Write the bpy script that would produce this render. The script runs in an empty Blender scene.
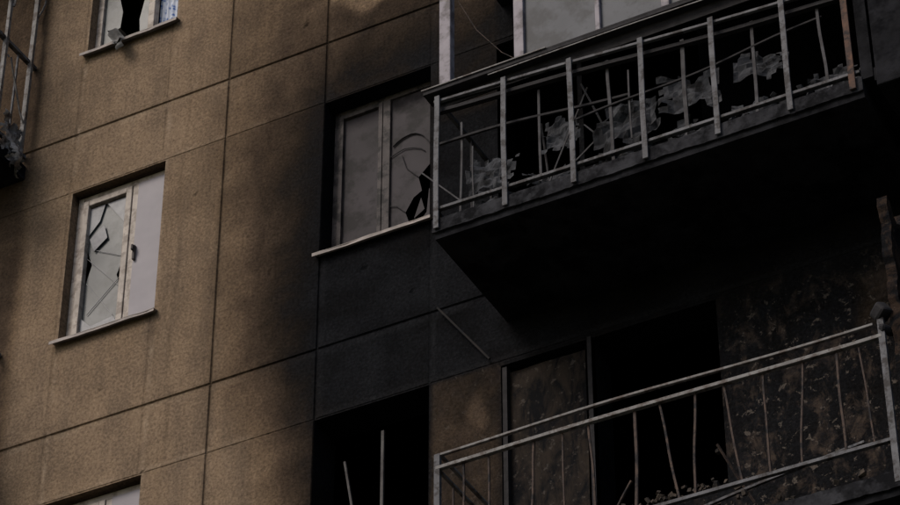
import bpy, math, random
import numpy as np
from mathutils import Vector, Matrix, noise as mnoise
random.seed(7); rng=np.random.RandomState(5)
sc=bpy.context.scene
sc.view_settings.view_transform='Standard'; sc.view_settings.look='None'; sc.view_settings.exposure=0

# ------------------------------------------------------------------ materials
class NT:
    def __init__(s,name):
        s.m=bpy.data.materials.new(name); s.m.use_nodes=True
        s.t=s.m.node_tree; s.n=s.t.nodes; s.b=s.n['Principled BSDF']
        s.b.inputs['Specular IOR Level'].default_value=0.25
    def link(s,a,b): s.t.links.new(a,b)
    def coord(s,scale=(1,1,1)):
        c=s.n.new('ShaderNodeTexCoord'); mp=s.n.new('ShaderNodeMapping'); mp.inputs['Scale'].default_value=scale
        s.link(c.outputs['Object'],mp.inputs[0]); return mp.outputs[0]
    def noise(s,scale,detail=4,rough=.6,vec=None,dist=0):
        x=s.n.new('ShaderNodeTexNoise'); x.inputs['Scale'].default_value=scale; x.inputs['Detail'].default_value=detail
        x.inputs['Roughness'].default_value=rough; x.inputs['Distortion'].default_value=dist
        s.link(vec if vec is not None else s.coord(),x.inputs['Vector']); return x.outputs[0]
    def ramp(s,fac,stops,interp='LINEAR'):
        r=s.n.new('ShaderNodeValToRGB'); r.color_ramp.interpolation=interp; e=r.color_ramp.elements
        while len(e)<len(stops): e.new(.5)
        for i,(p,c) in enumerate(stops):
            e[i].position=p
            e[i].color=(c,c,c,1) if isinstance(c,(int,float)) else (*c,1)
        s.link(fac,r.inputs[0]); return r.outputs[0]
    def mix(s,fac,a,b,mode='MIX'):
        x=s.n.new('ShaderNodeMix'); x.data_type='RGBA'; x.blend_type=mode
        for v,i in ((fac,0),(a,6),(b,7)):
            if isinstance(v,(int,float)): x.inputs[i].default_value=v
            elif isinstance(v,tuple): x.inputs[i].default_value=(*v,1)
            else: s.link(v,x.inputs[i])
        return x.outputs[2]
    def math(s,op,a,b=0.0,clamp=False):
        x=s.n.new('ShaderNodeMath'); x.operation=op; x.use_clamp=clamp
        for v,i in ((a,0),(b,1)):
            if isinstance(v,(int,float)): x.inputs[i].default_value=v
            else: s.link(v,x.inputs[i])
        return x.outputs[0]
    def attr(s,name):
        a=s.n.new('ShaderNodeAttribute'); a.attribute_name=name; return a
    def bump(s,h,strength=.4,dist=.01,normal=None):
        b=s.n.new('ShaderNodeBump'); b.inputs['Strength'].default_value=strength; b.inputs['Distance'].default_value=dist
        s.link(h,b.inputs['Height'])
        if normal is not None: s.link(normal,b.inputs['Normal'])
        return b.outputs[0]
    def out(s,col,rough=.9,normal=None,metal=0,spec=None):
        if isinstance(col,tuple): s.b.inputs['Base Color'].default_value=(*col,1)
        else: s.link(col,s.b.inputs['Base Color'])
        if isinstance(rough,(int,float)): s.b.inputs['Roughness'].default_value=rough
        else: s.link(rough,s.b.inputs['Roughness'])
        s.b.inputs['Metallic'].default_value=metal
        if spec is not None: s.b.inputs['Specular IOR Level'].default_value=spec
        if normal is not None: s.link(normal,s.b.inputs['Normal'])
        return s.m

def simple(name,c1,c2,scale=8,rough=.85,bump=.3,bscale=40,dark=None,dscale=5,spec=.2,lo=.35,hi=.65):
    t=NT(name); n=t.noise(scale,3,.65)
    col=t.mix(t.ramp(n,[(lo,0),(hi,1)]),c1,c2)
    if dark is not None:
        n2=t.noise(dscale,4,.7)
        col=t.mix(t.ramp(n2,[(.48,0),(.6,1)]),col,dark)
    return t.out(col,rough,t.bump(t.noise(bscale,2),bump,.004) if bump else None,spec=spec)

def wall_material():
    t=NT('burnt_pebbledash_concrete')
    a=t.attr('wcol'); sep=t.n.new('ShaderNodeSeparateColor'); t.link(a.outputs['Color'],sep.inputs[0])
    soot,mort,peel=sep.outputs[0],sep.outputs[1],sep.outputs[2]  # soot channel also carries the painted lintel shade on opening soffits
    tint=t.attr('tint').outputs['Fac']
    big=t.noise(.9,3,.6); med=t.noise(4,5,.68); fine=t.noise(42,4,.72)
    streak=t.noise(1,4,.6,vec=t.coord((5,5,.7)))
    base=t.mix(t.ramp(big,[(.3,0),(.7,1)]),(.245,.176,.119),(.180,.128,.085))
    base=t.mix(t.ramp(med,[(.42,0),(.75,.65)]),base,(.110,.081,.060))
    base=t.mix(t.ramp(streak,[(.46,0),(.75,.55)]),base,(.095,.073,.057))
    base=t.mix(t.ramp(med,[(.25,.30),(.42,0)]),base,(.27,.205,.150))
    base=t.mix(1.0,base,t.ramp(tint,[(0,.30),(.5,1),(1,1.6)]),'MULTIPLY')
    mm=t.math('MULTIPLY',mort,t.ramp(t.noise(5,4,.65),[(.42,0),(.58,1)]))
    base=t.mix(t.math('MULTIPLY',mm,.6),base,(.33,.255,.185))
    base=t.mix(1.0,base,t.ramp(fine,[(.28,.50),(.5,1),(.74,1.55)]),'MULTIPLY')
    n1=t.noise(2.2,5,.65,dist=.4)
    w=t.math('MULTIPLY',t.math('MULTIPLY',soot,t.math('SUBTRACT',1.05,soot)),4.0)
    d=t.math('MULTIPLY',t.math('SUBTRACT',n1,.5),.60)
    s=t.math('ADD',soot,t.math('MULTIPLY',w,d),clamp=True)
    sm=t.ramp(s,[(0,(1,1,1)),(.25,(.66,.64,.62)),(.5,(.34,.33,.335)),(.72,(.16,.163,.178)),(.88,(.080,.086,.102)),(1,(.045,.052,.068))])
    col=t.mix(1.0,base,sm,'MULTIPLY')
    sc_=t.mix(t.ramp(n1,[(.35,0),(.65,1)]),(.0042,.0046,.0055),(.0105,.0112,.0132))
    sc_=t.mix(t.math('MULTIPLY',mort,.5),sc_,(.024,.025,.028))
    sc_=t.mix(1.0,sc_,t.ramp(fine,[(.28,.45),(.5,1),(.74,1.9)]),'MULTIPLY')
    col=t.mix(t.ramp(s,[(.72,0),(1.0,.85)]),col,sc_)
    pn=t.noise(1,6,.72,dist=.5,vec=t.coord((6.5,6.5,3.6))); pk=t.math('MULTIPLY',peel,t.ramp(pn,[(.50,0),(.60,1)]))
    pc=t.mix(t.ramp(t.noise(11,3,.7),[(.4,0),(.6,1)]),(.060,.045,.036),(.016,.015,.016))
    col=t.mix(t.math('MULTIPLY',pk,.8),col,pc)
    pn2=t.noise(13,4,.75,dist=.4); pk2=t.math('MULTIPLY',peel,t.ramp(pn2,[(.59,0),(.64,.8)]))
    col=t.mix(pk2,col,(.105,.088,.076))
    nb=t.bump(fine,.7,.010)
    return t.out(col,.97,nb,spec=.02)
M_wall=wall_material()
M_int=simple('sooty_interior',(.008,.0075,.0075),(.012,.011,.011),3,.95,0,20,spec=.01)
M_pvc=simple('dirty_white_window_frame',(.42,.365,.32),(.29,.25,.22),6,.55,.1,60,dark=(.20,.165,.14),dscale=9,spec=.3)
M_pvcb=simple('scorched_window_frame',(.055,.047,.046),(.085,.073,.071),7,.7,.2,50,dark=(.020,.018,.018),dscale=8)
M_film=simple('foggy_window_film',(.225,.207,.228),(.185,.170,.192),2.5,.5,.1,12,spec=.3)
M_glass_dusty=simple('dusty_window_glass',(.095,.10,.105),(.045,.05,.054),3,.35,.1,15,dark=(.025,.03,.032),dscale=4,spec=.3)
M_shard=simple('broken_glass_shard',(.22,.22,.235),(.12,.12,.135),7,.4,.1,30,spec=.3)
M_glass_soot=simple('smoked_window_glass',(.054,.047,.052),(.036,.032,.035),1.6,.6,.1,18,dark=(.022,.020,.021),dscale=3,spec=.08)
M_glaz=simple('grimy_balcony_glass',(.085,.089,.102),(.058,.061,.071),2,.5,.1,15,dark=(.034,.035,.040),dscale=3,spec=.15)
M_glazf=simple('balcony_glazing_frame',(.28,.255,.28),(.19,.17,.19),5,.6,.1,40,dark=(.12,.105,.11),dscale=5)
M_sill=simple('metal_window_sill',(.32,.275,.255),(.19,.165,.15),8,.6,.2,40,spec=.3)
M_rail=simple('scorched_painted_steel',(.120,.120,.130),(.070,.068,.074),7,.65,.4,60,dark=(.030,.026,.026),dscale=11,spec=.2)
M_rail2=simple('scorched_steel_handrail',(.18,.172,.168),(.110,.102,.098),9,.6,.4,60,dark=(.060,.045,.038),dscale=12,spec=.25)
M_rust=simple('rusty_steel',(.080,.055,.043),(.045,.034,.031),14,.85,.5,70,dark=(.02,.018,.019),dscale=12)
M_rusto=simple('rust_orange_steel',(.13,.072,.05),(.06,.042,.036),12,.85,.5,70,dark=(.03,.025,.025),dscale=10)
M_dark=simple('burnt_steel',(.024,.022,.024),(.012,.011,.012),12,.8,.4,70)
M_debris=simple('charred_sheet_metal',(.075,.077,.086),(.020,.020,.023),5,.85,.5,30,dark=(.010,.010,.011),dscale=9)
M_debrisd=simple('charred_fragments',(.045,.045,.05),(.012,.012,.013),9,.9,.6,30,dark=(.008,.008,.009),dscale=6)
M_rubble=simple('rubble',(.085,.066,.052),(.04,.034,.030),12,.95,.5,40,dark=(.022,.020,.019),dscale=9)
M_parapet=simple('blackened_concrete_parapet',(.020,.020,.023),(.010,.010,.011),5,.95,.8,35,dark=(.006,.006,.007),dscale=3,spec=.03)
M_edge=simple('sooty_concrete_edge',(.042,.042,.047),(.016,.016,.018),9,.95,.8,35,dark=(.009,.009,.010),dscale=5,spec=.03)
M_cloth=simple('grey_cloth',(.16,.155,.155),(.07,.068,.07),7,.95,.3,40)
M_clothw=simple('dirty_white_cloth',(.34,.32,.31),(.15,.14,.14),6,.95,.3,40,dark=(.06,.055,.055),dscale=8)
M_clean=simple('clean_balcony_concrete',(.23,.19,.15),(.15,.12,.10),3,.95,.4,40)
M_asph=simple('asphalt',(.055,.055,.056),(.04,.04,.041),30,.9,0)
M_pave=simple('paving',(.22,.21,.2),(.15,.145,.14),3,.9,0)
M_grass=simple('grass_ground',(.045,.06,.02),(.07,.075,.035),2,.95,0)
def pattern_mat():
    t=NT('blue_patterned_curtain_fabric'); v=t.n.new('ShaderNodeTexVoronoi'); v.inputs['Scale'].default_value=22
    t.link(t.coord(),v.inputs['Vector'])
    c=t.ramp(v.outputs['Distance'],[(.2,(.05,.12,.36)),(.38,(.42,.47,.58)),(.6,(.55,.58,.66))])
    return t.out(c,.9)
M_pat=pattern_mat()

# ------------------------------------------------------------------ mesh helper
def empty(name,loc=(0,0,0)):
    o=bpy.data.objects.new(name,None); o.location=loc; o.empty_display_size=.3
    bpy.context.collection.objects.link(o); return o
class MB:
    def __init__(s): s.v=[];s.f=[]
    def box(s,x0,x1,y0,y1,z0,z1):
        b=len(s.v); s.v+= [(x0,y0,z0),(x1,y0,z0),(x1,y1,z0),(x0,y1,z0),(x0,y0,z1),(x1,y0,z1),(x1,y1,z1),(x0,y1,z1)]
        s.f+=[tuple(b+i for i in q) for q in ((0,3,2,1),(4,5,6,7),(0,1,5,4),(1,2,6,5),(2,3,7,6),(3,0,4,7))]
    def bar(s,p0,p1,w,t=None,wob=0,seg=1,up=(0,0,1)):
        t=t or w; p0=Vector(p0);p1=Vector(p1); d=(p1-p0).normalized()
        a=d.cross(Vector(up)); 
        if a.length<.1: a=Vector((1,0,0)); 
        a=(a-d*a.dot(d)).normalized(); c=d.cross(a).normalized()
        b=len(s.v); ph=random.random()*50
        for i in range(seg+1):
            f=i/seg; p=p0.lerp(p1,f)
            if wob: p=p+Vector((mnoise.noise((ph+f*1.3,0.3,0)),mnoise.noise((ph+f*1.3,5.3,0)),mnoise.noise((ph+f*1.3,9.3,0))))*wob*math.sin(math.pi*f)
            for q in ((-1,-1),(1,-1),(1,1),(-1,1)):
                s.v.append(tuple(p+a*(q[0]*w/2)+c*(q[1]*t/2)))
        for i in range(seg):
            for k in range(4):
                k2=(k+1)%4; s.f.append((b+i*4+k,b+i*4+k2,b+i*4+4+k2,b+i*4+4+k))
        s.f.append((b+3,b+2,b+1,b)); e=b+seg*4; s.f.append((e,e+1,e+2,e+3))
    def poly(s,pts,th=.004,n=(0,1,0)):
        b=len(s.v);k=len(pts); n=Vector(n)*th
        s.v+=[tuple(p) for p in pts]+[tuple(Vector(p)+n) for p in pts]
        s.f.append(tuple(range(b,b+k))); s.f.append(tuple(range(b+2*k-1,b+k-1,-1)))
        for i in range(k): j=(i+1)%k; s.f.append((b+i,b+k+i,b+k+j,b+j))
    def sheet(s,o,u,v,nu,nv,amp,seed=0,freq=3,ragged=0,rf=.35):
        o=Vector(o);u=Vector(u);v=Vector(v);n=u.cross(v).normalized(); b=len(s.v)
        for j in range(nv+1):
            for i in range(nu+1):
                p=o+u*(i/nu)+v*(j/nv)
                q=Vector((p.x*freq+seed,p.y*freq,p.z*freq))
                p=p+n*amp*mnoise.noise(q)*2+n*amp*.5*mnoise.noise(q*3)*2+u.normalized()*amp*.6*mnoise.noise(q+Vector((9,9,9)))
                s.v.append(tuple(p))
        for j in range(nv):
            for i in range(nu):
                if ragged:
                    e=min(i,nu-1-i,j,nv-1-j)/max(1,min(nu,nv)/2)
                    if mnoise.noise((i*rf+seed*3,j*rf,seed))*.9+e*1.6<ragged*.5: continue
                a=b+j*(nu+1)+i; s.f.append((a,a+1,a+nu+2,a+nu+1))
    def chunk(s,c,r):
        b=len(s.v); c=Vector(c)
        R=Matrix.Rotation(random.random()*6,3,Vector((random.random()-.5,random.random()-.5,random.random()-.5)).normalized())
        sx,sy,sz=[r*random.uniform(.4,1) for _ in range(3)]
        for x,y,z in ((-1,-1,-1),(1,-1,-1),(1,1,-1),(-1,1,-1),(-1,-1,1),(1,-1,1),(1,1,1),(-1,1,1)):
            s.v.append(tuple(c+R@Vector((x*sx*random.uniform(.6,1),y*sy*random.uniform(.6,1),z*sz*random.uniform(.6,1)))))
        s.f+=[tuple(b+i for i in q) for q in ((0,3,2,1),(4,5,6,7),(0,1,5,4),(1,2,6,5),(2,3,7,6),(3,0,4,7))]
    def obj(s,name,mat,parent=None,bevel=0,smooth=False):
        me=bpy.data.meshes.new(name); me.from_pydata(s.v,[],s.f); me.materials.append(mat)
        if smooth: me.polygons.foreach_set('use_smooth',[True]*len(me.polygons))
        o=bpy.data.objects.new(name,me); bpy.context.collection.objects.link(o)
        if parent is not None:
            o.parent=parent; o.matrix_parent_inverse=Matrix.Translation(-parent.location)
        if bevel:
            m=o.modifiers.new('b','BEVEL'); m.width=bevel; m.segments=2; m.limit_method='ANGLE'
        return o

# ------------------------------------------------------------------ building
building=empty('apartment_building')
FL=[14.87+3*k for k in range(-4,4)]        # window sill heights
XW=[(-3.46,-2.57),(-1.10,-.17)]            # window columns
XE=[(-12.9,-12.0),(-10.5,-9.6),(-8.4,-7.5),(-6.4,-5.5),(4.9,5.8),(7.5,8.4),(9.9,10.8),(12.2,13.1)]
openings=[]
for z in FL:
    for x0,x1 in XW+XE: openings.append((x0,x1,z,z+1.51))
    openings.append((1.10,2.03,z,z+1.48))
    openings.append((.40,1.06,z-.78,z+1.48))
def lines(lo,hi,flo,fhi,step,coarse,extra):
    L=list(np.arange(flo,fhi,step))+list(np.arange(lo,flo,coarse))+list(np.arange(fhi,hi,coarse))+[lo,hi]
    ex=sorted(set(round(e,4) for e in extra))
    L=[v for v in L if all(abs(v-e)>step*.4 for e in ex) or v in (lo,hi)]
    return np.array(sorted(set([round(float(v),4) for v in L]+ex)))
vmain=[-7.1,-2.01,-1.10,3.56,6.9]; vsub=[-3.49,-2.60,-.165]
vseams=vmain+vsub
hseams=[2.01+3*k for k in range(0,9)]; hthin=[1.39+3*k for k in range(0,9)]
ex_x=[o[0] for o in openings]+[o[1] for o in openings]; 
for v in vseams: ex_x+=[v-.012,v-.005,v+.005,v+.012]
ex_z=[o[2] for o in openings]+[o[3] for o in openings]
for v in hseams: ex_z+=[v-.014,v-.006,v+.006,v+.014]
for v in hthin: ex_z+=[v-.009,v-.004,v+.004,v+.009]
def clean(ex):
    r=[]
    for e in sorted(ex):
        if not r or e-r[-1]>.0025: r.append(e)
    return r
ex_x=[e for e in clean(ex_x)]; ex_z=[e for e in clean(ex_z)]
def snap(v,L): return min(L,key=lambda q:abs(q-v))
openings=[(snap(a,ex_x),snap(b,ex_x),snap(c,ex_z),snap(d,ex_z)) for a,b,c,d in openings]
XS=lines(-14,14,-4.6,4.1,.03,.4,ex_x); ZS=lines(0,27,10.9,19.3,.03,.4,ex_z)
tz=np.array([0,6,9,12,13.2,13.5,14.0,14.6,15.6,16.4,17.0,17.6,20,27.])
tx0=np.array([0,-1,-1.2,-1.6,-1.85,-2.1,-2.3,-2.4,-2.45,-2.6,-2.8,-2.9,-2.2,0])
tx1=np.array([1,.5,-.5,-.90,-.90,-.90,-1.0,-1.0,-1.0,-.9,-.5,-.3,1.0,2])
tm=np.array([0,.3,.7,.88,.93,1.0,1.0,1.0,.94,.86,.74,.64,.5,.2])
def ss(t): t=np.clip(t,0,1); return t*t*(3-2*t)
def soot(x,z):
    x0=np.interp(z,tz,tx0);x1=np.interp(z,tz,tx1);m=np.interp(z,tz,tm)
    s=m*ss((x-x0)/(x1-x0))
    core=ss((x-.15)/.3)*ss((z-8)/3)*(1-ss((z-16.6)/2))*(1-ss((x-6.5)/2))
    s=np.maximum(s,core*.97)
    s=np.maximum(s,1.0*ss((x+.22)/.08)*ss((z-14.3)/.2)*(1-ss((z-15.7)/.5))*(1-ss((x-1.0)/.3)))
    g=ss((x+.17)/.05)*(1-ss((x-.33)/.12))*(1-ss((z-13.36)/.04))*ss((z-10.5)/.3)
    s=s*(1-.20*g)
    s=np.maximum(s,.5*ss((-3.80-x)/.2))
    s=np.maximum(s,1.0*np.exp(-(((x-1.2)/2.3)**2)**1.5-((z-14.0)/.6)**2))
    s=s*(1-ss((x-8)/3))
    return np.clip(s,0,1)
def wob(v,k): return .55+.45*np.sin(v*3.1+k)*np.sin(v*7.3+k*2.1)+.25*np.sin(v*17.+k)
def mortar(x,z):
    m=np.zeros_like(x)
    for v in vseams: m=np.maximum(m,np.exp(-(np.abs(x-v-.028)/.016)**2)*np.clip(wob(z,v*5),0,1))
    for v in hseams: m=np.maximum(m,np.exp(-(np.abs(z-v+.032)/.022)**2)*np.clip(wob(x,v*5)+.3,0,1))
    for v in hthin: m=np.maximum(m,.8*np.exp(-(np.abs(z-v-.02)/.014)**2))
    return m
def peel(x,z):
    return ss((x-.35)/.25)*ss((z-10)/.5)*(1-ss((z-12.8)/.8))*(1-ss((x-3.7)/.3))*(.35+.65*ss((x-1.9)/.4)) + .35*ss((x+.17)/.05)*(1-ss((x-.4)/.1))*(1-ss((z-13.38)/.03))*ss((z-10)/.4)
def groove(v,c,a,b):
    return np.clip((b-np.abs(v-c))/(b-a),0,1)
def disp(x,z):
    y=np.zeros_like(x)
    for v in vmain: y=np.maximum(y,.012*groove(x,v,.005,.012))
    for v in vsub: y=np.maximum(y,.003*groove(x,v,.005,.012))
    for v in hseams: y=np.maximum(y,.012*groove(z,v,.006,.014))
    for v in hthin: y=np.maximum(y,.005*groove(z,v,.004,.009))
    return y
def tint(x,z):
    ix=np.searchsorted(np.array([-7.1,-3.49,-2.60,-2.01,-1.10,-.165,3.56,6.9]),x); iz=np.floor((z-2.01)/3).astype(int); ih=(np.mod(z-2.01,3)>2.38).astype(int)
    h=np.sin(ix*12.9898+iz*78.233+ih*37.7)*43758.5453; h=h-np.floor(h)
    t=.45+.10*h
    for v in vmain: t=t-.30*np.exp(-(np.abs(x-v)/.010)**2)*np.clip(wob(z,v)+.3,0,1)
    for v in vsub: t=t-.16*np.exp(-(np.abs(x-v)/.012)**2)*np.clip(wob(z,v),0,1)
    for v in hseams: t=t-.32*np.exp(-(np.abs(z-v)/.012)**2)*np.clip(wob(x,v)+.4,0,1)
    t=t-.10*np.exp(-(np.abs(x+2.01)/.05)**2)
    t=t-.16*np.exp(-(np.abs(x+2.395+.01*np.sin(z*4))/.012)**2)
    t=t-.12*np.exp(-(np.abs(x+1.62+.02*np.sin(z*3))/.02)**2)*np.clip(wob(z,1),0,1)
    for v in hthin: t=t-.16*np.exp(-(np.abs(z-v)/.010)**2)*np.clip(wob(x,v),0,1)
    for a,b in XW:
        for zz in FL:
            for e in (a,b): t=t-.16*np.exp(-(np.abs(x-e)/.035)**2)*np.exp(-np.clip(zz-z,0,9)/.45)*(z<zz)
    return t
pocks=[(-.72,14.62,.03),(-.3,14.25,.018),(-2.25,15.9,.015),(-1.7,16.7,.015),(-3.0,14.3,.016),(-1.5,13.1,.014),(-.6,17.6,.025),(-1.3,17.3,.018)]
for _ in range(12): pocks.append((random.uniform(-3.9,.2),random.uniform(12.5,18.5),random.uniform(.006,.012)))
X,Z=np.meshgrid(XS,ZS,indexing='ij')
Y=disp(X,Z)
T=tint(X,Z); S=soot(X,Z); Mo=mortar(X,Z); Pe=peel(X,Z)
for px,pz,pr in pocks:
    g=np.exp(-((X-px)**2+(Z-pz)**2)/pr**2); Y+=.02*g; T-=.35*g
g=np.exp(-(((X+.72+.1*np.sin(Z*9))/.36)**2+((Z-17.42+.05*np.sin(X*14))/.20)**2)**3); S=S*(1-.72*g); T+=.10*g; Y+=.006*g
g=np.exp(-(((X-.22+.03*np.sin(Z*15))/.07)**2+((Z-13.02)/.16)**2)**2); S=S*(1-.25*g); T+=.15*g
g=np.exp(-(((X-3.12+.05*np.sin(Z*11))/.17)**2+((Z-13.0+.06*np.sin(X*17))/.22)**2)**2); S=S*(1-.25*g); Pe=np.maximum(Pe,.8*g); Y+=.01*g
nx,nz=len(XS),len(ZS)
verts=np.stack([X.ravel(),Y.ravel(),Z.ravel()],1)
cx=(XS[:-1]+XS[1:])/2; cz=(ZS[:-1]+ZS[1:])/2
keep=np.ones((nx-1,nz-1),bool)
for a,b,c,d in openings: keep[np.ix_((cx>a)&(cx<b),(cz>c)&(cz<d))]=False
I,J=np.nonzero(keep); q=I*nz+J
faces=np.stack([q,q+nz,q+nz+1,q+1],1)
V=verts.tolist(); F=faces.tolist(); ys=[0,.06,.14,.30]
S2=S.ravel().tolist();M2=Mo.ravel().tolist();P2=Pe.ravel().tolist();T2=T.ravel().tolist()
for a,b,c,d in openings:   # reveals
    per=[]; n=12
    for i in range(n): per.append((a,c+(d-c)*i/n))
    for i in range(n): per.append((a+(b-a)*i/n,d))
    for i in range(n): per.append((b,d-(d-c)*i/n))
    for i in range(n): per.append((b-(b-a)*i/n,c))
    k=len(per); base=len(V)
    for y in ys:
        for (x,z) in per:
            V.append([x,y,z]); sv=float(soot(np.array([x]),np.array([z]))[0]); S2.append(min(1,sv*1.15+(.35 if (z>d-.01 and y>0) else 0)));M2.append(0);P2.append(0);T2.append(.45 if z<d-.01 else .2)  # lintel shade painted onto the soffit, through the soot and tint values
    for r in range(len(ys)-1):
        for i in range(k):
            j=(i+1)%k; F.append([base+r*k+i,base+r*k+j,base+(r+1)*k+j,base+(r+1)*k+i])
me=bpy.data.meshes.new('facade_wall'); me.from_pydata(V,[],F); me.materials.append(M_wall)
ca=me.attributes.new('wcol','FLOAT_COLOR','POINT'); arr=np.stack([S2,M2,P2,np.ones(len(V))],1).astype('f'); ca.data.foreach_set('color',arr.ravel())
ta=me.attributes.new('tint','FLOAT','POINT'); ta.data.foreach_set('value',np.array(T2,'f'))
wo=bpy.data.objects.new('facade_wall',me); bpy.context.collection.objects.link(wo); wo.parent=building
b=MB(); b.box(-14,-13.7,.02,12,0,27); b.box(13.7,14,.02,12,0,27); b.box(-14,14,12,12.3,0,27); b.box(-14.3,14.3,-.3,12.6,27.002,27.35); b.box(-14,14,-.12,-.003,0,1.2)
b.obj('side_walls_and_roof',M_clean,building)
b=MB()
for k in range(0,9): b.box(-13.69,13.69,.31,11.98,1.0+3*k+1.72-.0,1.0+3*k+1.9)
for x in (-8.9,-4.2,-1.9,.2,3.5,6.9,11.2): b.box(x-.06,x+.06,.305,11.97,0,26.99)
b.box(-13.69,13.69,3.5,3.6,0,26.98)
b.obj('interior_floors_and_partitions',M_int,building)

# ---- windows
def frame(mb,x0,x1,z0,z1,y,w,t=.06,bottom=True):
    mb.box(x0,x0+w,y,y+t,z0,z1); mb.box(x1-w,x1,y,y+t,z0,z1)
    mb.box(x0+w,x1-w,y+.001,y+t-.001,z1-w,z1)
    if bottom: mb.box(x0+w,x1-w,y+.001,y+t-.001,z0,z0+w)
def sill(x0,x1,z,mat,parent,drop=.028,out=.06):
    m=MB(); m.sheet((x0-.035,-out,z-.004),(x1-x0+.07,0,0),(0,out+.10,.03),14,3,.005,seed=z+x0)
    m.sheet((x0-.035,-out,z-.004-drop),(x1-x0+.07,0,0),(0,0,drop),14,1,.005,seed=z+x0)
    o=m.obj('window_sill',mat,parent); mo=o.modifiers.new('s','SOLIDIFY'); mo.thickness=.004
for x0,x1 in XW+XE:
    for i,z in enumerate(FL):
        main=(x0 in(-3.46,-1.10)) and 11<z<18.5
        burnt=x0==-1.10
        z1=z+1.51
        if not(main):
            f=MB(); frame(f,x0+.002,x1-.002,z+.002,z1-.002,.10,.06); mid=x0+(x1-x0)*.58; f.box(mid-.035,mid+.035,.099,.159,z+.06,z1-.06)
            f.obj('window_frame',M_pvcb if(burnt or 4<x0<6) else M_pvc,building)
            g=MB(); g.box(x0+.05,x1-.05,.125,.13,z+.05,z1-.05); g.obj('window_pane',M_glass_soot if burnt else M_glass_dusty,building)
        if not (x0==-1.10 and 11<z<12): sill(x0,x1,z,M_sill,building)

def broken_window(z,seed,detail=True):
    x0,x1=-3.46,-2.57; z1=z+1.51
    f=MB(); frame(f,x0+.004,x1-.004,z+.004,z1-.004,.09,.055,.07)
    mid=-2.90; f.box(mid-.028,mid+.028,.088,.16,z+.06,z1-.06)
    f.obj('window_frame',M_pvc,building,.004)
    f=MB(); frame(f,x0+.06,mid-.03,z+.06,z1-.06,.075,.055,.055)
    f.obj('window_sash',M_pvc,building,.005)
    g=MB(); g.box(mid+.028,x1-.058,.082,.10,z+.058,z1-.058)
    g.obj('window_film',M_film,building)
    a,b=x0+.116,mid-.086
    g=MB(); g.poly([(a,.125,z+.12),(b,.125,z+.12),(b,.125,z+.45),(b-.06,.125,z+.62),(b,.125,z+.8),(b,.125,z+1.38),(a,.125,z+1.38),(a,.125,z+.95),(a+.05,.125,z+.8),(a,.125,z+.6)]); g.obj('window_pane',M_glass_dusty,building)
    g=MB()
    g.poly([(a,.108,z+1.38),(a+.14,.108,z+1.38),(a+.10,.108,z+1.22),(a,.108,z+1.10)])
    g.poly([(a+.02,.104,z+1.06),(a+.15,.104,z+1.16),(a+.19,.104,z+1.02),(a+.07,.104,z+.92)])
    g.poly([(a+.16,.108,z+1.38),(b,.108,z+1.38),(b,.108,z+1.10)])
    g.poly([(a,.108,z+.12),(b,.108,z+.12),(b-.05,.108,z+.20),(a+.10,.108,z+.17),(a,.108,z+.28)])
    g.obj('broken_glass',M_shard,building)
    g=MB()
    for p in (((a,z+.88),(b-.03,z+.50)),((b,z+.6),(a+.05,z+.30)),((a+.02,z+.62),(b-.06,z+.22)),((a+.05,z+.95),(b,z+.78))):
        g.bar((p[0][0],.115,p[0][1]),(p[1][0],.115,p[1][1]),.006,.003)
    g.obj('glass_crack',M_shard,building)
    h=MB(); h.box(mid+.035,mid+.055,.055,.082,z+.66,z+.80); h.box(mid+.036,mid+.054,.03,.055,z+.74,z+.79)
    h.obj('window_handle',M_pvcb,building,.003)
broken_window(14.87,3)
broken_window(11.87,8)
# open window with curtain and hanging cloth (sill 17.87)
z=17.87;x0,x1=-3.46,-2.57
f=MB(); frame(f,x0+.004,x1-.004,z+.004,z+1.506,.09,.055,.07); f.box(-2.93,-2.87,.088,.16,z+.06,z+1.45); f.obj('window_frame',M_pvc,building,.004)
g=MB()
g.poly([(-3.40,.12,z+.06),(-3.12,.12,z+.06),(-3.24,.12,z+.22),(-3.22,.12,z+.50),(-3.33,.12,z+.95),(-3.40,.12,z+1.1)],.004)
g.poly([(-2.94,.12,z+.06),(-2.94,.12,z+.9),(-3.04,.12,z+.34),(-3.02,.12,z+.12)],.004)
g.obj('broken_glass',M_glass_dusty,building)
cur=MB()
n=40
for j in range(9):
    for i in range(n+1):
        x=-2.88+.27*i/n; cur.v.append((x,.185+.012*math.sin(i*.9)+.004*math.sin(i*2.3+j*.5),z+.03+1.42*j/8))
for j in range(8):
    for i in range(n): a=j*(n+1)+i; cur.f.append((a,a+1,a+n+2,a+n+1))
cur.obj('curtain',M_pat,None,smooth=True)
c=MB()
c.sheet((-3.20,.05,17.93),(.14,0,0),(.0,-.16,.02),6,6,.02,1,8)
c.sheet((-3.20,-.10,17.93),(.13,0,0),(.09,-.03,-.17),6,8,.035,2,9)
c.sheet((-3.12,-.13,17.78),(.11,0,.02),(.03,-.0,-.10),6,8,.03,5,9,ragged=.6)
o=c.obj('hanging_cloth',M_cloth,None,smooth=True)

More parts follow.
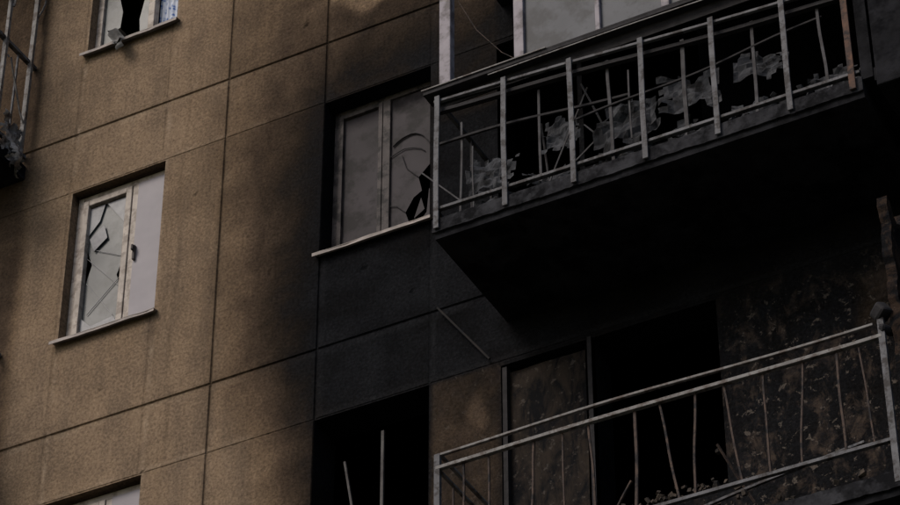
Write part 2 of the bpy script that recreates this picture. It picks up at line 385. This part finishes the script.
# smoked window (sill 14.87)
z=14.87;x0,x1=-1.10,-.17
f=MB(); frame(f,x0+.004,x1-.004,z+.004,z+1.506,.15,.045,.07); f.box(-.665,-.600,.146,.22,z+.05,z+1.46)
f.obj('window_frame',M_pvcb,building,.004)
f=MB(); frame(f,-1.05,-.667,z+.052,z+1.456,.14,.035,.04); f.obj('window_sash',M_pvcb,building,.003)
g=MB(); g.box(-1.02,-.69,.17,.175,z+.085,z+1.42)
g.poly([(-.60,.17,z+1.46),(-.60,.17,z+.05),(-.46,.17,z+.05),(-.50,.17,z+.12),(-.44,.17,z+.20),(-.47,.17,z+.30),(-.40,.17,z+.42),(-.33,.17,z+.46),(-.36,.17,z+.60),(-.26,.17,z+.70),(-.22,.17,z+.86),(-.22,.17,z+1.46)],.005)
g.poly([(-.22,.172,z+.05),(-.22,.172,z+.40),(-.27,.172,z+.46),(-.29,.172,z+.24),(-.38,.172,z+.13),(-.34,.172,z+.05)],.005)
g.poly([(-.40,.176,z+.22),(-.34,.176,z+.40),(-.31,.176,z+.28)],.005)
g.obj('window_pane',M_glass_soot,building)
g=MB()
def arc(mb,pts,w=.009,y=.160):
    for p,q2 in zip(pts[:-1],pts[1:]): mb.bar((p[0],y,p[1]),(q2[0],y,q2[1]),w,.006)
arc(g,[(-.58,z+.98),(-.54,z+1.01),(-.50,z+1.03),(-.46,z+1.04),(-.42,z+1.045),(-.38,z+1.035),(-.34,z+1.01),(-.31,z+.98),(-.28,z+.93),(-.24,z+.84)],.013)
arc(g,[(-.60,z+.88),(-.54,z+.905),(-.48,z+.92),(-.40,z+.90),(-.34,z+.87),(-.30,z+.83)],.006)
arc(g,[(-.47,z+.30),(-.54,z+.38),(-.60,z+.40)],.005); arc(g,[(-.36,z+.60),(-.46,z+.72),(-.50,z+.86)],.005)
g.obj('dangling_window_seal',M_dark,building)
# burnt-out opening (sill 11.87)
g=MB(); g.bar((-.60,.12,11.9),(-.60,.12,13.20),.022,.02); g.bar((-.92,.14,13.05),(-.74,.14,12.0),.018,.016)
g.obj('burnt_frame_remains',simple('ash_grey_frame',(.085,.08,.078),(.045,.04,.04),9,.8,.3,50),building)

# burnt door leaf on the low balcony
g=MB(); g.sheet((.44,.06,11.0),(.58,0,0),(0,0,2.32),30,90,.004,4,4)
md=NT('charred_door_panel')
n=md.noise(1,6,.75,dist=.6,vec=md.coord((7,7,3))); c=md.mix(md.ramp(n,[(.42,0),(.6,1)]),(.009,.009,.010),(.030,.024,.020)); c=md.mix(md.ramp(md.noise(18,5,.7),[(.58,0),(.65,.8)]),c,(.065,.056,.05))
Mdoor=md.out(c,.95,md.bump(n,.6,.012),spec=.02)
g.obj('burnt_balcony_door',Mdoor,building)
g=MB()
g.box(1.07,1.10,-.012,.05,11.87,13.36); g.box(.405,.44,.01,.09,11.0,13.34)
g.obj('door_frame',M_dark,building)
g=MB(); g.bar((-.08,-.04,14.00),(.34,-.05,13.40),.018,.014); g.obj('loose_metal_strut',simple('black_strut',(.018,.018,.020),(.03,.027,.026),9,.9,0,spec=.05),building)

# ------------------------------------------------------------------ balconies
def slab(p,x0,x1,zb,mat,dep=1.05,th=.14,emat=None):
    m=MB(); m.box(x0,x1,-dep,-.002,zb,zb+th); o=m.obj('slab',mat,p)
    m=MB(); n=90; b=0
    for i in range(n+1):
        x=x0-.015+(x1-x0+.015)*i/n; a=.008*mnoise.noise((x*9,zb,1.3))+.006*mnoise.noise((x*31,zb,1.3)); c2=.010*mnoise.noise((x*7,zb,7.3))+.007*mnoise.noise((x*27,zb,3.3))
        m.v+=[(x,-dep-.001,zb+.05+a),(x,-dep-.020+c2*.5,zb+.05+a),(x,-dep-.020+c2*.5,zb+th+.02+c2),(x,-dep-.001,zb+th+.02+c2)]
    for i in range(n):
        for k in range(4): k2=(k+1)%4; m.f.append((b+i*4+k,b+i*4+4+k,b+i*4+4+k2,b+i*4+k2))
    m.f.append((b,b+1,b+2,b+3)); e=b+n*4; m.f.append((e+3,e+2,e+1,e))
    m.obj('slab_edge',emat or mat,p); return o
def generic_balcony(x0,x1,zb,mats,railmat,panel=False):
    p=empty('balcony',((x0+x1)/2,-.5,zb)); slab(p,x0,x1,zb,mats)
    m=MB()
    if panel: m.box(x0,x1,-1.09,-1.05+.002,zb-.01,zb+1.2); m.box(x0,x0+.03,-1.045,-.003,zb+.142,zb+1.2); m.box(x1-.03,x1,-1.045,-.003,zb+.142,zb+1.2); m.obj('parapet',mats,p,.01)
    else:
        y=-1.03; zt=zb+1.22
        m.bar((x0,y,zt),(x1,y,zt),.05,.03); m.bar((x0,y,zb+.24),(x1,y,zb+.24),.03,.03)
        for x in (x0+.02,x1-.02):
            m.bar((x,y,zt),(x,-.01,zt),.04,.03); m.bar((x,y,zb+.24),(x,-.01,zb+.24),.03,.03)
            for yy in (-.85,-.65,-.45,-.25): m.bar((x,yy,zb+.14),(x,yy,zt),.016)
        n=int((x1-x0)/.16)
        for i in range(n+1): m.bar((x0+(x1-x0)*i/n,y,zb+.1),(x0+(x1-x0)*i/n,y,zt),.05 if i%5==0 else .016,.016)
        m.obj('railing',railmat,p)
    return p
ZB=[13.72+3*k for k in range(-4,4)]
for zb in ZB:
    if not 10<zb<14: generic_balcony(.45,3.52,zb,M_parapet if 7<zb<18 else M_clean,M_rail)
    generic_balcony(3.66,6.75,zb+.04,M_parapet if 7<zb<18 else M_clean,M_rail,True)
    if abs(zb-16.72)>.1: generic_balcony(-7.0,-3.99,zb,M_clean,M_rail)

m=MB()
for zb in ZB:
    if abs(zb-10.72)>.1: m.box(3.555,3.635,-1.06,-.003,zb+.141,zb+2.86)
m.obj('balcony_partition',M_parapet,building)
mp=NT('burnt_partition_plaster')
n=mp.noise(6,6,.75,dist=.6); c=mp.mix(mp.ramp(n,[(.46,0),(.58,1)]),(.009,.009,.010),(.032,.022,.017)); c=mp.mix(mp.ramp(mp.noise(20,4,.7),[(.62,0),(.68,.8)]),c,(.06,.048,.04))
Mpart=mp.out(c,.95,mp.bump(n,.8,.03),spec=.02)
m=MB(); nn=26; zz=10.86
for side in (3.560,3.625):
    bse=len(m.v)
    for i in range(nn+1):
        for j in range(2*nn+1):
            y=-1.04+1.035*i/nn; top=12.85+.25*mnoise.noise((y*5,3.3,0.2))+.1*mnoise.noise((y*17,3.3,0.2)); zq=zz+(top-zz)*j/(2*nn)
            m.v.append((side+.012*mnoise.noise((y*7,zq*7,side)),y+(.035*mnoise.noise((0.1,zq*5,1.2))+.02*mnoise.noise((0.1,zq*25,1.2)) if i==0 else 0),zq))
    for i in range(nn):
        for j in range(2*nn): a=bse+i*(2*nn+1)+j; m.f.append((a,a+1,a+2*nn+2,a+2*nn+1))
tot=(nn+1)*(2*nn+1)
for j in range(2*nn): m.f.append((j,j+1,tot+j+1,tot+j))
for i in range(nn): a=i*(2*nn+1)+2*nn; m.f.append((a,a+2*nn+1,tot+a+2*nn+1,tot+a))
m.obj('broken_partition',Mpart,building)

# --- upper burnt, partly glazed balcony
up=empty('balcony',(2,-.5,13.72)); slab(up,.45,3.56,13.72,M_parapet,emat=M_edge)
Y=-1.085
def ztop(x): return 14.97-.075*(x-.45)
m=MB()
for i,x in enumerate((.475,1.0,1.515,2.04,2.56,3.07)):
    m.bar((x,Y,13.785),(x+random.uniform(-.01,.01),Y,ztop(x)),.040,.014,wob=.008,seg=8,up=(0,1,0))
m.obj('railing_posts',M_rail,up,.003)
m=MB(); m.bar((3.50,Y,13.785),(3.50,Y,14.95),.042,.016,up=(0,1,0)); m.obj('railing_post_rusty',M_rusto,up)
m=MB(); Y2=-1.055
m.bar((.44,Y2,14.945),(3.55,Y2,14.72),.028,.022,wob=.02,seg=20); m.bar((.45,Y2,13.97),(3.55,Y2,13.93),.035,.024,wob=.03,seg=20)
m.bar((.46,Y2,14.97),(.46,-.01,14.97),.03,.025); m.bar((.46,Y2,13.96),(.46,-.01,13.96),.03,.025)
m.obj('railing_rails',M_rail,up,.003)
m=MB(); m.box(.38,3.56,-1.11,-.97,14.995,15.02); m.bar((.42,-1.10,15.028),(3.56,-1.10,15.03),.02,.014)
m.bar((.44,-1.02,14.88),(3.5,-1.0,14.66),.04,.03,wob=.07,seg=16); m.bar((.44,-.98,14.62),(1.9,-.96,14.50),.018,.018,wob=.06,seg=16)
m.bar((1.5,-.98,14.42),(3.3,-.96,14.60),.014,.014,wob=.06,seg=16); m.bar((.47,-.55,13.86),(.47,-.55,14.97),.016); m.bar((.47,-.25,13.86),(.47,-.25,14.97),.016)
m.box(.46,3.5,-1.03,-1.02,14.90,14.995)
m.obj('burnt_top_rail',M_dark,up)
m=MB()
m.bar((.37,-1.118,15.034),(1.35,-1.118,15.034),.008,.010); m.bar((.9,-1.121,14.965),(3.3,-1.121,14.955),.006,.008,wob=.02,seg=20); m.obj('rail_edge',M_rail2,up)
m=MB()
for i,(x,w,z0,z1) in enumerate(((.60,.016,13.9,14.75),(.70,.010,13.9,14.5),(1.22,.018,13.95,14.8),(1.76,.022,13.9,14.85),(1.90,.012,14.1,14.7),(2.30,.028,13.95,14.8),(2.80,.022,13.9,14.75),(3.3,.02,13.9,14.7))):
    m.bar((x,-.97,z0),(x+random.uniform(-.02,.02),-.98,z1),w,w*.6,wob=.015,seg=6,up=(0,1,0))
for _ in range(8):
    x=random.uniform(.5,3.2); m.bar((x,random.uniform(-.95,-.7),random.uniform(13.9,14.3)),(x+random.uniform(-.45,.45),random.uniform(-.95,-.7),random.uniform(14.3,14.8)),.010,.010)
m.obj('twisted_bars',simple('sooted_thin_bars',(.075,.073,.078),(.035,.032,.033),9,.8,.3,60),up)
m=MB()
for i,(x,zq,w,h,am) in enumerate(((.58,14.12,.36,.42,.030),(.64,13.93,.32,.24,.035),(1.05,13.93,.42,.30,.035),(1.20,14.25,.26,.38,.025),(1.56,14.12,.46,.52,.035),(1.56,13.93,.44,.24,.035),(2.08,14.26,.44,.42,.03),(2.08,13.93,.44,.30,.035),(2.60,13.95,.42,.30,.035),(2.62,14.3,.36,.34,.03),(3.1,13.93,.38,.34,.03))):
    m.sheet((x,-.92,zq),(w,.05,random.uniform(-.05,.05)),(random.uniform(-.06,.06),.10,h),12,12,am,i*3.3+.4,7,ragged=.28,rf=.5)
m.obj('crumpled_panels',M_debris,up,smooth=False)
m=MB()
for _ in range(420):
    x=random.uniform(.55,3.5); m.chunk((x,random.uniform(-1.0,-.6),13.87+abs(random.gauss(0,.07))),random.uniform(.012,.045))
m.obj('debris',M_debrisd,up)
m=MB(); m.box(.485,.575,-1.07,-1.0,15.04,16.70); m.obj('glazing_corner_post',M_glazf,up,.006)
m=MB(); 
for x,w in ((1.12,.075),(1.73,.035),(2.24,.06),(2.85,.035),(3.46,.07)): m.box(x-w/2,x+w/2,-1.075,-1.01,15.07,16.66)
m.box(1.08,3.5,-1.07,-1.005,15.03,15.068); m.box(.58,3.5,-1.07,-1.005,16.662,16.71)
m.obj('glazing_frame',M_glazf,up,.004)
m=MB(); 
for a,c in ((1.16,1.71),(1.75,2.21),(2.27,2.83),(2.87,3.42)): m.box(a,c,-1.045,-1.04,15.07,16.66)
m.obj('glazing_panes',M_glaz,up)
m=MB()
pp=[(.60,-1.0,15.9),(.75,-1.0,15.55),(.95,-1.0,15.25),(1.1,-1.0,15.1)]
for a,c in zip(pp[:-1],pp[1:]): m.bar(a,c,.005)
m.obj('hanging_wire',M_rust,up)

# --- lower burnt balcony
lo=empty('balcony',(2,-.5,10.72)); slab(lo,.45,3.54,10.72,M_parapet,emat=M_edge)
m=MB(); y=-1.06
m.bar((.50,y,11.945),(3.45,y,11.945),.024,.018,wob=.03,seg=24); m.bar((.47,y+.0,11.845),(3.50,y,11.845),.034,.026,wob=.015,seg=16)
m.bar((.50,y,11.94),(.50,-.01,11.93),.025,.018); m.bar((.48,y,11.84),(.48,-.01,11.84),.025,.018)
m.obj('handrail',M_rail2,lo,.003)
m=MB(); m.bar((.48,y,11.10),(3.5,y,11.10),.03,.022,wob=.03,seg=16); m.bar((1.6,-.85,11.05),(3.3,-1.0,11.18),.02,.016,wob=.04,seg=10)
m.bar((.48,y,10.8),(.48,y,11.95),.04,.03); m.bar((3.5,y,10.8),(3.5,y,11.98),.04,.03)
m.obj('bottom_rail',M_rail,lo)
m=MB()
for x,w,l in ((.66,.012,0),(.84,.012,.0),(1.14,.013,.02),(1.36,.010,0),(1.56,.013,-.02),(1.85,.018,.01),(2.08,.014,-.05),(2.25,.014,.02),(2.5,.012,-.04),(2.72,.012,.0),(2.95,.012,.03),(3.2,.014,0),(3.36,.010,-.02)):
    m.bar((x-l,y+.01,11.09),(x+l,y+.01,11.84),w,w,wob=.02,seg=8)
for yy in (-.85,-.62,-.4,-.2): m.bar((.48,yy,10.86),(.48,yy,11.84),.012)
m.bar((1.2,-.7,10.9),(1.75,-.9,11.45),.014,.014,wob=.02,seg=8); m.bar((2.6,-.6,10.9),(2.35,-.95,11.5),.012,.012,wob=.02,seg=8)
m.obj('balusters',M_rust,lo)
m=MB()
for _ in range(900):
    x=random.uniform(.6,3.45); hgt=.14*math.exp(-((x-2.1)/.5)**2)+.06
    m.chunk((x,random.uniform(-1.0,-.3),10.87+abs(random.gauss(0,hgt))),random.uniform(.008,.032))
m.obj('rubble',M_rubble,lo)
m=MB(); m.chunk((3.50,-1.06,12.02),.085); m.chunk((3.52,-1.03,11.9),.07); m.obj('burnt_fitting',M_dark,lo,.02)
m=MB(); 
for _ in range(160): m.chunk((random.uniform(1.12,2.0),random.uniform(.0,.2),11.88+abs(random.gauss(0,.035))),random.uniform(.008,.030))
m.obj('sill_rubble',M_rubble,lo)

# --- left neighbouring balcony at the picture's edge
lb=generic_balcony(-7.0,-3.97,16.72,M_parapet,M_rail)
m=MB(); m.sheet((-3.955,-.42,16.78),(0,.34,0),(0,.02,.42),14,18,.05,7,7,ragged=.4)
m.sheet((-3.94,-.30,16.66),(0,.22,0),(0,.0,.30),10,14,.05,17,7,ragged=.3)
m.obj('hanging_cloth',M_clothw,None,smooth=True)
m=MB()
for _ in range(14):
    a=(-3.96,random.uniform(-1,-.05),random.uniform(16.9,18.9)); m.bar(a,(-3.95,a[1]+random.uniform(-.4,.4),a[2]+random.uniform(-.6,.6)),random.choice([.012,.02,.03]),.012,wob=.06,seg=8)
m.bar((-3.97,-.10,16.9),(-3.97,-.10,19.3),.04,.03); m.bar((-3.97,-.45,16.9),(-3.97,-.45,19.3),.03,.03)
m.obj('bent_frame',M_rail2,lb)

# ------------------------------------------------------------------ ground
m=MB(); m.box(-400,400,-400,400,-.3,0); m.obj('ground',M_grass)
m=MB(); m.box(-60,60,-16,-7,.004,.008); m.obj('road',M_asph)
m=MB(); m.box(-60,60,-6.8,-3.5,.004,.12); m.obj('pavement',M_pave)
m=MB(); m.box(-60,60,-7,-6.803,.004,.14); m.obj('kerb',M_clean)

# ------------------------------------------------------------------ light
w=bpy.data.worlds.new('World'); sc.world=w; w.use_nodes=True; nt=w.node_tree
sky=nt.nodes.new('ShaderNodeTexSky'); sky.sky_type='NISHITA'; sky.sun_disc=False
el=math.radians(42)
sky.sun_elevation=el; sky.sun_rotation=math.radians(205); sky.dust_density=3
nt.links.new(sky.outputs[0],nt.nodes['Background'].inputs[0]); nt.nodes['Background'].inputs[1].default_value=.12
sd=Vector((-.42*math.cos(el),-.907*math.cos(el),math.sin(el)))
l=bpy.data.lights.new('sun','SUN'); l.energy=1.5; l.angle=math.radians(22); l.color=(1,.93,.85)
lo_=bpy.data.objects.new('sun',l); bpy.context.collection.objects.link(lo_); lo_.rotation_euler=sd.to_track_quat('Z','Y').to_euler()

# ------------------------------------------------------------------ camera
p=math.radians(38);a=math.radians(28.2)
h=Vector((-math.sin(a),math.cos(a),0)); d=h*math.cos(p)+Vector((0,0,math.sin(p)))
cd=bpy.data.cameras.new('camera'); cd.lens=116; cd.sensor_width=36; cd.clip_end=2000; cd.clip_start=.1
cam=bpy.data.objects.new('camera',cd); bpy.context.collection.objects.link(cam)
cam.location=Vector((0,0,14.5))-21*d; cam.rotation_euler=d.to_track_quat('-Z','Y').to_euler()
sc.camera=cam
